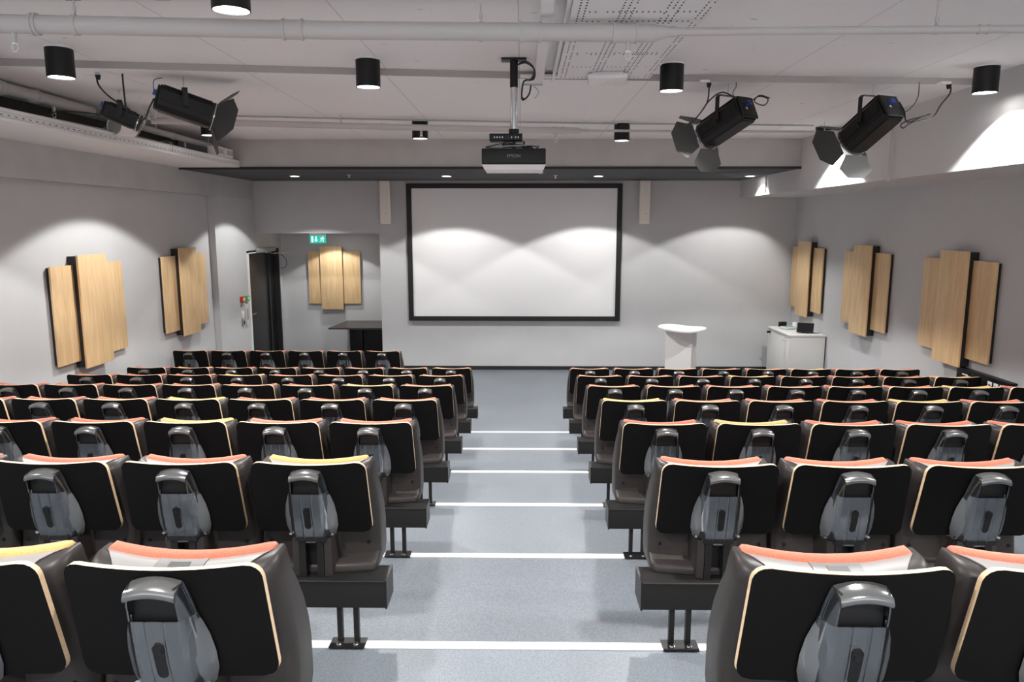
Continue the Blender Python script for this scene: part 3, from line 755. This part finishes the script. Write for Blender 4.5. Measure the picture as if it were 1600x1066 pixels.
# ------------------------------------------------------------------ projector on its pole
t = thing('projector', 'black projector with white underside hanging from the ceiling on a chrome pole', 'projector', (-.067, 5.87, 0))
def frustum(mb, x0, x1, y0, y1, z0, z1, ins, mi=0):
    vs = [(x0 + ins, y0 + ins * .6, z0), (x1 - ins, y0 + ins * .6, z0), (x1 - ins, y1 - ins, z0), (x0 + ins, y1 - ins, z0), (x0, y0, z1), (x1, y0, z1), (x1, y1, z1), (x0, y1, z1)]
    mb.add(vs, [(0, 3, 2, 1), (4, 5, 6, 7), (0, 1, 5, 4), (1, 2, 6, 5), (2, 3, 7, 6), (3, 0, 4, 7)], mi)
m = MB(black_plastic); m.box(-.242, .242, -.17, .27, 3.155, 3.272, bev=.008); m.build('body', t)
m = MB(white_plastic, black_plastic); frustum(m, -.242, .242, -.168, .27, 3.115, 3.153, .022)
m.box(-.21, -.165, -.1625, -.150, 3.141, 3.146, 1); m.build('lower_cover', t)
m = MB(chrome); m.cyl((0, 0, 3.42), (0, 0, 3.86), .027, n=24); m.build('pole', t)
m = MB(black_plastic); m.cyl((0, 0, 3.74), (0, 0, CE - .012), .031, n=20); m.box(-.095, .095, -.06, .06, CE - .014, CE - .001, bev=.003); m.build('ceiling_mount', t)
m = MB(black_plastic, white_plastic); m.box(-.185, .065, -.13, .06, 3.335, 3.385, bev=.004)
for i, x in enumerate((-.15, -.13, -.11, -.09, -.02, .01, .03)): m.box(x, x + .008, -.133, -.13, 3.352, 3.362, 1)
m.cyl((0, 0, 3.385), (0, 0, 3.43), .04, n=20); m.build('control_box', t)
m = MB(metal_dark); m.box(-.09, .09, -.08, .10, 3.30, 3.312); m.box(-.012, .012, -.012, .03, 3.272, 3.335); m.box(-.085, -.07, -.07, -.055, 3.27, 3.335); m.box(.07, .085, -.07, -.055, 3.27, 3.335); m.build('bracket', t)
for i in range(9):
    m = MB((cable_black, cable_grey, cable_black)[i % 3])
    a = random.uniform(-.2, -.05); b = random.uniform(.08, .22); y = random.uniform(-.15, -.05); h = 3.283
    m.tube([(a, y + .1, h + .02), (a - .02, y, h + .004), ((a + b) / 2, y - .005 * i * .3, h + random.uniform(0, .04)), (b, y + .01, h + random.uniform(.0, .035)), (b + .01, y + .12, h + .01)], .0045, n=6)
    m.build('cable', t)
m = MB(cable_black, cable_grey)
for k in range(3): m.tube([(.02, -.02 + .01 * k, 3.90), (.09, -.03, 3.915 + .006 * k), (.155, -.02, 3.87), (.15 - .01 * k, 0, 3.80), (.075, .02, 3.79), (.06, .02, 3.68 - .01 * k), (.09, 0, 3.66), (.12, 0, 3.70), (.13, .02, 3.76)], .006)
m.tube([(.14, 0, 3.76), (.19, 0, 3.71), (.16, 0, 3.66)], .004, mi=1)
m.box(.06, .22, .02, .06, 3.765, 3.775, 1); m.build('cable_loop', t)
c = bpy.data.curves.new('lettering', 'FONT'); c.body = 'EPSON'; c.size = .034; c.align_x = 'CENTER'; c.extrude = .0004
o = bpy.data.objects.new('lettering', c); COL.objects.link(o); bpy.context.view_layer.update()
me = bpy.data.meshes.new_from_object(o.evaluated_get(bpy.context.evaluated_depsgraph_get())); bpy.data.objects.remove(o)
me.materials.clear(); me.materials.append(letter_grey)
o = bpy.data.objects.new('lettering', me); COL.objects.link(o); o.parent = t; o.location = (0, -.1705, 3.205); o.rotation_euler = (pi / 2, 0, 0)

# ------------------------------------------------------------------ pipes
def pipe_run(name, pts, r, label, cat='pipe', couplings=(), hangers=(), mat_=pipe_paint, heads=(), top=CE):
    """pts: list of points; couplings / hangers / heads: fraction along the whole run"""
    t = thing(name, label, cat)
    m = MB(mat_)
    P = [Vector(p) for p in pts]; L = [0]
    for a, b in zip(P, P[1:]): L.append(L[-1] + (b - a).length)
    def at_(f):
        d_ = f * L[-1]
        for i in range(len(P) - 1):
            if d_ <= L[i + 1] + 1e-9:
                u = (P[i + 1] - P[i]).normalized(); return P[i] + u * (d_ - L[i]), u
    m.tube(pts, r, n=18, smooth=0); m.build('pipe', t)
    for f, w in couplings:
        p, u = at_(f); mm = MB(mat_)
        mm.cyl(p - u * w / 2, p + u * w / 2, r * 1.08, n=18)
        for e in (-1, 1): mm.cyl(p + u * (e * w / 2 - .006), p + u * (e * w / 2 + .006), r * 1.2, n=18)
        mm.build('coupling', t)
    for f in hangers:
        p, u = at_(f); mm = MB(mat_)
        mm.ringtube(p - u * .012, p + u * .012, r * 1.12, r * .98, n=18)
        mm.add([(p.x - .003, p.y - .012, p.z + r), (p.x + .003, p.y - .012, p.z + r), (p.x + .003, p.y + .012, p.z + r), (p.x - .003, p.y + .012, p.z + r),
                (p.x - .003, p.y - .006, p.z + r + .03), (p.x + .003, p.y - .006, p.z + r + .03), (p.x + .003, p.y + .006, p.z + r + .03), (p.x - .003, p.y + .006, p.z + r + .03)],
               [(0, 3, 2, 1), (4, 5, 6, 7), (0, 1, 5, 4), (1, 2, 6, 5), (2, 3, 7, 6), (3, 0, 4, 7)])
        mm.cyl((p.x, p.y, p.z + r + .02), (p.x, p.y, top), .005, n=8); mm.cyl((p.x, p.y, p.z + r + .02), (p.x, p.y, p.z + r + .045), .010, n=6)
        mm.build('hanger', t)
    for f in heads:
        p, u = at_(f); mm = MB(mat_, white_plastic)
        q = p - Vector((0, 0, r))
        mm.cyl(q + Vector((0, 0, .01)), q - Vector((0, 0, .05)), .013, n=12); mm.cyl(q - Vector((0, 0, .05)), q - Vector((0, 0, .06)), .016, n=12, mi=1)
        mm.tube([q + Vector((-.012, 0, -.06)), q + Vector((-.016, 0, -.08)), q + Vector((0, 0, -.098))], .0025, mi=1, n=5)
        mm.tube([q + Vector((.012, 0, -.06)), q + Vector((.016, 0, -.08)), q + Vector((0, 0, -.098))], .0025, mi=1, n=5)
        mm.cyl(q - Vector((0, 0, .096)), q - Vector((0, 0, .1)), .014, n=12, mi=1)
        mm.build('sprinkler_head', t)
    return t
pipe_run('sprinkler_pipe', [(-3.9, 4.05, 3.78), (-2.832, 4.168, 3.78), (-1.135, 4.325, 3.78), (0.74, 4.42, 3.78)], .048,
         'thick grey pipe crossing the ceiling from the left in front of the lamps', couplings=((.27, .02), (.565, .10), (.85, .11), (.965, .13)), hangers=(.315, .79), heads=(.97, .245), top=3.929)
t = pipe_run('sprinkler_pipe', [(0.86, 4.41, 3.785), (3.93, 4.36, 3.785)], .021,
         'thin grey pipe continuing right from the thick ceiling pipe', couplings=((.56, .05),), hangers=(.475,))
m = MB(pipe_paint); m.cyl((.74, 4.42, 3.78), (.83, 4.413, 3.785), .048, .026, n=18); m.cyl((.83, 4.413, 3.785), (.87, 4.41, 3.785), .028, n=18); m.build('reducer', t)
pipe_run('sprinkler_pipe', [(-3.9, 7.95, 3.78), (-3.094, 8.12, 3.78), (-1.545, 8.47, 3.78), (.64, 8.83, 3.78)], .034,
         'far white ceiling pipe running behind the projector pole', couplings=((.52, .06), (.95, .11)), hangers=(.42, .83), heads=(.61, .945), top=CE - .055)
t = pipe_run('sprinkler_pipe', [(.76, 8.85, 3.782), (2.0, 8.93, 3.782), (3.93, 9.0, 3.782)], .014, 'far thin white pipe ending at the right soffit', hangers=(.88,), top=CE - .055)
m = MB(pipe_paint); m.cyl((.64, 8.83, 3.78), (.70, 8.84, 3.781), .034, .018, n=16); m.cyl((.70, 8.84, 3.781), (.77, 8.85, 3.782), .019, n=16); m.build('reducer', t)
pipe_run('conduit', [(-3.3, 8.3, 3.88), (-1.6, 8.62, 3.88), (.6, 8.95, 3.88), (3.5, 9.2, 3.88)], .009, 'thin grey conduit on the ceiling behind the far pipe', 'conduit', couplings=[(f, .03) for f in (.1, .22, .34, .46, .58, .7, .82, .94)], mat_=cable_grey)
pipe_run('sprinkler_pipe', [(-4.3, 3.2, 3.82), (-4.3, 7.55, 3.82)], .05, 'thick grey pipe running along the left wall above the cable tray, nearer length', couplings=((.7, .05), (.8, .05)), heads=(.86,), hangers=(.5,))
pipe_run('sprinkler_pipe', [(-4.3, 8.0, 3.79), (-4.2, 10.66, 3.74)], .036, 'grey pipe along the left wall above the tray, farther length by the bulkhead', couplings=((.45, .03),), heads=(.55,), hangers=(.3, .8))
pipe_run('ventilation_pipe', [(-4.62, 3.0, 3.90), (-4.6, 4.8, 3.90), (-4.52, 5.6, 3.88), (-4.5, 6.2, 3.86)], .028, 'bent grey pipe at the far left under the ceiling', hangers=())
pipe_run('wall_sprinkler', [(3.885, 8.05, 3.76), (3.885, 8.05, 3.15)], .012, 'thin vertical white pipe on the right soffit face behind the spotlight', couplings=((.85, .03), (.95, .02)))
pipe_run('wall_sprinkler', [(3.885, 12.05, 3.48), (3.885, 12.05, 3.2)], .010, 'short vertical pipe on the soffit face at the far right corner', couplings=((.9, .02),))
for x, y, lab in ((-2.76, 11.94, 'tiny white sprinkler in the dark soffit left of the screen'), (.53, 12.14, 'tiny white sprinkler in the dark soffit above the screen right of the projector')):
    m = MB(white_plastic); m.cyl((x, y, 3.484), (x, y, 3.478), .035, n=18); m.cyl((x, y, 3.478), (x, y, 3.44), .010, n=10); m.cyl((x, y, 3.44), (x, y, 3.436), .020, n=12)
    tag(m.build('soffit_sprinkler'), lab, 'sprinkler')
m = MB(white_plastic); m.cyl((.27, 11.26, 3.484), (.27, 11.26, 3.455), .045, .035, n=20); m.cyl((.27, 11.26, 3.455), (.27, 11.26, 3.45), .02, n=16)
tag(m.build('smoke_detector'), 'small white detector in the dark soffit just below the projector', 'detector')

# ------------------------------------------------------------------ perforated ceiling panels, channel, access point
def perf_panel(x0, x1, y0, y1, z, label, cols, rows, dx=.032, mi_skip=.1, hl=.024, hw=.009):
    m = MB(white_paint, black_trim)
    m.box(x0, x1, y0, y1, z, z + .018, 0)
    def hole(x, y):
        if random.random() < mi_skip: return
        m.add([(x - hw / 2, y - hl / 2, z - .0004), (x + hw / 2, y - hl / 2, z - .0004), (x + hw / 2, y + hl / 2, z - .0004), (x - hw / 2, y + hl / 2, z - .0004)], [(0, 3, 2, 1)], 1)
    for c_ in cols:
        y = y0 + .03
        while y < y1 - .02: hole(c_, y); y += .05
    for r_ in rows:
        x = x0 + .1
        while x < x1 - .08: hole(x, r_); x += dx
    return tag(m.build('perforated_panel'), label, 'ceiling panel', 'perforated ceiling panels')
X0, X1 = .275, 1.02
cc = [X0 + .03, X0 + .062, X1 - .05, X1 - .018] + [X0 + .26 + q for q in (0, .032, .064)] + [X0 + .50 + q for q in (0, .032, .064)]
perf_panel(X0, X1, 4.76, 6.2, 3.865, 'white perforated ceiling panel carrying the access point', cc, (5.3, 5.34, 5.75, 6.14))
perf_panel(X0 - .01, X1 + .01, 3.3, 4.70, 3.85, 'white perforated ceiling panel at the top edge of the photo', cc, (4.25, 4.44))
perf_panel(-3.0, .02, 2.9, 4.30, 3.93, 'wide perforated ceiling panel above the thick pipe, cut by the photo top', [-2.5 + .5 * k + q for k in range(5) for q in (0, .03)], (4.22, 4.14, 3.9), dx=.11, hl=.009, hw=.055)
m = MB(white_paint); m.box(.10, .17, 3.4, 6.42, 3.868, 3.90); m.box(.24, .262, 3.4, 6.42, 3.88, 3.90); m.box(-.02, .28, 6.28, 6.40, 3.90, 3.915)
m.box(.11, .16, 6.05, 6.15, 3.90, CE); m.box(.11, .16, 4.3, 4.4, 3.90, CE); m.box(.245, .258, 6.0, 6.1, 3.90, CE); m.box(.11, .16, 6.29, 6.35, 3.90, CE)
tag(m.build('ceiling_channel'), 'long white metal channel beside the perforated ceiling panels', 'ceiling channel')
t = thing('access_point', 'white rounded wireless access point under the perforated ceiling panel', 'access point', (.665, 6.04, 3.864), radians(-6))
m = MB(white_plastic); m.box(-.155, .155, -.155, .155, -.055, -.012, bev=.018); m.build('casing', t)
m = MB(white_plastic); m.box(-.12, .12, -.12, .12, -.014, 0); m.build('mount', t)
m = MB(cabinet_white); m.cyl((0, -.02, -.0555), (0, -.02, -.0562), .018, n=16); m.build('status_mark', t)

# ------------------------------------------------------------------ cable tray along the left ledge
t = thing('cable_tray', 'long white perforated cable tray along the left ledge, full of cables', 'cable tray', (-4.08, 6.0, 3.53))
m = MB(white_metal, black_trim)
m.box(-.14, .05, -6, 4.69, .0, .004); m.box(.046, .05, -6, 4.69, .0, .07); m.box(-.14, -.136, -6, 4.69, 0, .045)
y = -4
while y < 4.6:
    m.box(.0495, .0505, y, y + .028, .014, .021, 1); y += .085
m.build('tray_rail', t)
for k in range(7):
    m = MB((cable_white, cable_grey, cable_white)[k % 3]); zz = .018 + .016 * (k % 5) ; xx = -.10 + .024 * k
    m.tube([(xx + .01 * sin(j * 1.3 + k), -6 + j * 1.06, min(zz + .006 * sin(j * 1.7 + k * 2), .1)) for j in range(11)], .010, n=6, smooth=2); m.build('cable', t)
for y in (-1.0, 1.42, 2.6):
    m = MB(cable_grey); m.tube([(.055, y, -.004), (.055, y, .10), (.0, y, .115), (-.12, y, .10)], .003, n=5, smooth=0); m.tube([(.055, y + .05, -.004), (.055, y + .05, .10), (.0, y + .05, .115)], .003, n=5, smooth=0); m.build('wire_tie', t)
t = thing('air_valve', 'short white cylinder with grey end lying on the cable tray', 'duct', (-4.0, 7.55, 3.66), radians(-100))
m = MB(white_plastic); m.ringtube((-.12, 0, 0), (.12, 0, 0), .085, .078, n=28); m.build('casing', t)
m = MB(grey_box); m.cyl((.105, 0, 0), (.112, 0, 0), .079, n=28); m.build('end_plate', t)
MB(grey_box).cyl((-.112, 0, 0), (-.105, 0, 0), .079, n=28).build('end_plate', t)
jb = None
for y, lab in ((9.93, 'nearer of two white junction boxes on the end of the cable tray'), (10.25, 'farther of two white junction boxes on the end of the cable tray')):
    if jb is None:
        jb = thing('junction_box', lab, 'junction box', (-4.06, y, 3.605), group='junction boxes on the cable tray')
        MB(white_plastic).box(-.05, .07, -.12, .12, 0, .11, bev=.006).build('casing', jb)
        MB(cable_grey).box(.0705, .074, -.10, .10, .02, .09).build('cover_plate', jb)
    else: dup(jb, (-4.06, y, 3.605), lab)

# ------------------------------------------------------------------ stage spotlights
def stage_light(back, front, hang, label, barn=True, half=.085, ring=True, roll=0.0, yoke_ang=0.0, bare=False):
    b = Vector(back); f = Vector(front); ax = (f - b); L = ax.length; ax.normalize()
    side = ax.cross(Vector((0, 0, 1))).normalized(); up = side.cross(ax)
    R_ = Matrix((( side.x, ax.x, up.x), (side.y, ax.y, up.y), (side.z, ax.z, up.z))).to_4x4()
    c = (b + f) / 2
    M_ = Matrix.Translation(c) @ R_ @ Matrix.Rotation(roll, 4, 'Y')
    t = thing('stage_spotlight', label, 'spotlight', hang, group='stage spotlights under the ceiling')
    T = Matrix.Translation(-Vector(hang)) @ M_
    # body: octagonal extrusion along local Y
    def octo(h, k): return [(h, k), (k, h), (-k, h), (-h, k), (-h, -k), (-k, -h), (k, -h), (h, -k)]
    Ry = Matrix.Rotation(pi / 2, 4, 'X')
    m = MB(lamp_black); m.prism(octo(half, half * .62), -L / 2, L / 2, mtx=T @ Ry)
    for e in (-1, 1): m.box(-half * .7, half * .7, -L / 2 + .02, L / 2 - .02, e * half - .004, e * half + .006, mtx=T)
    for e in (-1, 1): m.box(e * half - .006, e * half + .006, -L / 2 + .02, L / 2 - .02, -half * .2, half * .5, mtx=T)
    m.build('housing', t)
    m = MB(black_plastic, blue_plastic, chrome)
    m.box(-half * .9, half * .9, -L / 2 - .02, -L / 2, -half * .9, half * .9, 0, T, bev=.008)
    m.box(-.02, .03, -L / 2 - .045, -L / 2 - .02, .01, .05, 1, T); m.cyl((-.04, -L / 2 - .03, -.02), (-.04, -L / 2 - .019, -.02), .012, mi=2, mtx=T)
    m.build('rear_panel', t)
    m = MB(barn_metal, chrome); m.ringtube((0, L / 2, 0), (0, L / 2 + .03, 0), half * 1.12, half * .9, n=28, mtx=T); m.ringtube((0, L / 2 + .012, 0), (0, L / 2 + .018, 0), half * 1.2, half * 1.1, n=28, mtx=T, mi=1)
    m.build('lens_ring', t)
    m = MB(glass_dark); m.cyl((0, L / 2 + .004, 0), (0, L / 2 + .01, 0), half * .9, n=24, mtx=T); m.build('lens', t)
    if barn:
        for k, (op, wd) in enumerate(((45, 1), (62, 1), (50, 1), (50, 1))):
            a = radians((0, 90, 180, 270)[k])
            Mk = T @ Matrix.Translation((0, L / 2 + .03, 0)) @ Matrix.Rotation(a, 4, 'Y') @ Matrix.Translation((half * 1.12, 0, 0)) @ Matrix.Rotation(-radians(op), 4, 'Z')
            w0, w1, h_ = half * 1.0, half * 1.65, .20
            mm = MB(barn_metal)
            mm.add([(0, 0, -w0), (0, 0, w0), (0, h_ * .62, w1), (0, h_, w0 * .8), (0, h_, -w0 * .8), (0, h_ * .62, -w1)] + [(.002, 0, -w0), (.002, 0, w0), (.002, h_ * .62, w1), (.002, h_, w0 * .8), (.002, h_, -w0 * .8), (.002, h_ * .62, -w1)],
                   [(0, 1, 2, 3, 4, 5), (11, 10, 9, 8, 7, 6)] + [(i, i + 6, (i + 1) % 6 + 6, (i + 1) % 6) for i in range(6)], mtx=Mk)
            mm.build('barn_door', t)
    # yoke: U bracket hanging from the ceiling point, arms to the housing sides
    H = Vector(hang); top = Vector((0, 0, -.10)); cl = c - H
    sd = Vector((side.x, side.y, 0)).normalized(); wd = half + .022
    dirn = Vector((0, 0, 1)); perp = sd.cross(dirn)
    m = MB(metal_dark, chrome)
    pL = cl + sd * wd; pR = cl - sd * wd
    tz = top.z
    def strip(p, q, w=.02, th=.003, mi=0):
        p = Vector(p); q = Vector(q); d_ = (q - p).normalized(); a = perp * w; n_ = d_.cross(perp).normalized() * th
        vs = [p - a - n_, p + a - n_, p + a + n_, p - a + n_, q - a - n_, q + a - n_, q + a + n_, q - a + n_]
        m.add(vs, [(0, 3, 2, 1), (4, 5, 6, 7), (0, 1, 5, 4), (1, 2, 6, 5), (2, 3, 7, 6), (3, 0, 4, 7)], mi)
    base = Vector((cl.x, cl.y, 0))
    strip(pR, Vector((pR.x, pR.y, tz - .02))); strip(pL, Vector((pL.x, pL.y, tz - .02)))
    strip(Vector((pR.x, pR.y, tz - .02)), Vector((pR.x * .85 + base.x * .15, pR.y * .85 + base.y * .15, tz)))
    strip(Vector((pL.x, pL.y, tz - .02)), Vector((pL.x * .85 + base.x * .15, pL.y * .85 + base.y * .15, tz)))
    strip(Vector((pR.x * .85 + base.x * .15, pR.y * .85 + base.y * .15, tz)), Vector((pL.x * .85 + base.x * .15, pL.y * .85 + base.y * .15, tz)))
    m.cyl(pL - sd * .02, pL + sd * .03, .018, n=12); m.cyl(pR + sd * .02, pR - sd * .03, .018, n=12)
    m.cyl(base + Vector((0, 0, tz - .01)), base, .006, n=8, mi=1)
    m.build('yoke', t)
    return t, c
CF = CE - .055
S2, c2 = stage_light((1.88, 6.44, 3.67), (1.645, 6.77, 3.49), (1.762, 6.605, CF), 'stage spotlight with barn doors hanging right of the projector, aimed down left', half=.108)
S3, c3 = stage_light((3.09, 6.46, 3.68), (2.94, 6.80, 3.44), (3.015, 6.63, CF), 'rightmost stage spotlight with barn doors, hanging beside the right soffit', half=.12)
S1, c1 = stage_light((-2.95, 6.15, 3.72), (-2.60, 6.33, 3.60), (-2.775, 6.24, CF), 'left stage spotlight with barn doors hanging over the cable tray, aimed right', half=.10)
S0, c0 = stage_light((-3.72, 6.75, 3.72), (-3.50, 6.85, 3.62), (-3.61, 6.8, CF), 'smallest dark spotlight without barn doors at far left beside the grey pipe', barn=False, half=.07)
def cable(name, pts, r, m_, label):
    tag(MB(m_).tube(pts, r, n=6, smooth=4).build(name), label, 'cable')
cable('power_cable', [(1.56, 6.45, CF), (1.56, 6.44, 3.83), (1.54, 6.43, 3.70), (1.44, 6.5, 3.56), (1.40, 6.6, 3.54), (1.5, 6.55, 3.62), (1.58, 6.5, 3.74), (1.68, 6.45, 3.80), (1.82, 6.40, 3.72), (1.88, 6.36, 3.70)], .006, cable_black, 'black power cable looping from ceiling socket to the spotlight right of the projector')
cable('power_cable', [(1.88, 6.36, 3.70), (1.95, 6.36, 3.75), (2.03, 6.36, 3.73), (2.0, 6.36, 3.68), (1.92, 6.36, 3.71), (1.96, 6.36, 3.76), (2.05, 6.38, 3.74)], .005, cable_black, 'small black cable loop behind the back end of the middle right spotlight')
cable('safety_wire', [(1.80, 6.5, CE - .06), (1.80, 6.5, 3.85), (1.77, 6.48, 3.80), (1.80, 6.45, 3.74), (1.85, 6.43, 3.72)], .003, cable_black, 'thin safety wire from ceiling hook to the spotlight right of the projector')
cable('power_cable', [(3.62, 6.55, CF), (3.60, 6.5, 3.80), (3.52, 6.48, 3.70), (3.45, 6.45, 3.60), (3.35, 6.42, 3.57), (3.24, 6.4, 3.54), (3.18, 6.4, 3.50), (3.16, 6.4, 3.53), (3.24, 6.4, 3.57), (3.36, 6.42, 3.60), (3.42, 6.45, 3.62), (3.36, 6.44, 3.60), (3.22, 6.42, 3.55), (3.20, 6.44, 3.64), (3.16, 6.46, 3.72)], .006, cable_black, 'coiled black power cable from ceiling socket to the rightmost spotlight')
cable('safety_wire', [(3.36, 6.55, CF), (3.35, 6.53, 3.78), (3.30, 6.5, 3.70), (3.22, 6.48, 3.64), (3.17, 6.46, 3.70)], .0035, cable_black, 'thin black wire hanging beside the rightmost spotlight')
cable('power_cable', [(-3.38, 6.05, CF), (-3.37, 6.05, 3.80), (-3.28, 6.05, 3.70), (-3.15, 6.05, 3.62), (-3.08, 6.05, 3.55), (-3.02, 6.05, 3.54), (-2.98, 6.05, 3.62), (-2.95, 6.08, 3.70)], .007, cable_black, 'black power cable hanging from ceiling socket to the left spotlight')
cable('safety_wire', [(-2.93, 6.2, CE - .07), (-3.0, 6.2, 3.86), (-3.0, 6.2, 3.76), (-2.97, 6.2, 3.72)], .003, cable_black, 'thin wire from ceiling hook to the back of the left spotlight')
cable('signal_cable', [(-3.2, 6.4, 3.70), (-3.1, 6.3, 3.60), (-3.0, 6.2, 3.57), (-2.97, 6.15, 3.66), (-2.94, 6.12, 3.72)], .006, cable_grey, 'pale grey signal cable hooked up behind the left spotlight')
cable('hanging_rod', [(-3.2, 6.1, CF), (-3.19, 6.1, 3.62), (-3.15, 6.12, 3.56)], .007, cable_black, 'straight dark rod hanging left of the left spotlight')
cable('loose_cable', [(-4.12, 6.5, 3.60), (-4.05, 6.6, 3.68), (-3.9, 6.9, 3.70), (-3.75, 7.1, 3.66)], .006, cable_black, 'black cable curving up out of the cable tray')
cable('loose_cable', [(-4.1, 8.0, 3.63), (-3.8, 7.6, 3.72), (-3.5, 7.0, 3.68), (-3.2, 6.5, 3.66), (-3.06, 6.2, 3.56)], .012, cable_grey, 'grey cable bundle spanning from the tray to the left spotlight')
for x, y, lab in ((1.55, 6.45, 'small white ceiling socket above the spotlight right of the projector'), (3.60, 6.55, 'small white ceiling socket beside the right soffit'), (-3.38, 6.05, 'small white ceiling socket above the left spotlight')):
    t = thing('ceiling_socket', lab, 'socket', (x, y, CF), group='ceiling sockets for the spotlights')
    MB(white_plastic).box(-.07, .01, -.04, .04, -.02, 0, bev=.003).build('casing', t); MB(black_plastic).cyl((.01, 0, -.055), (.01, 0, -.0205), .014, .022, n=12).build('plug', t)
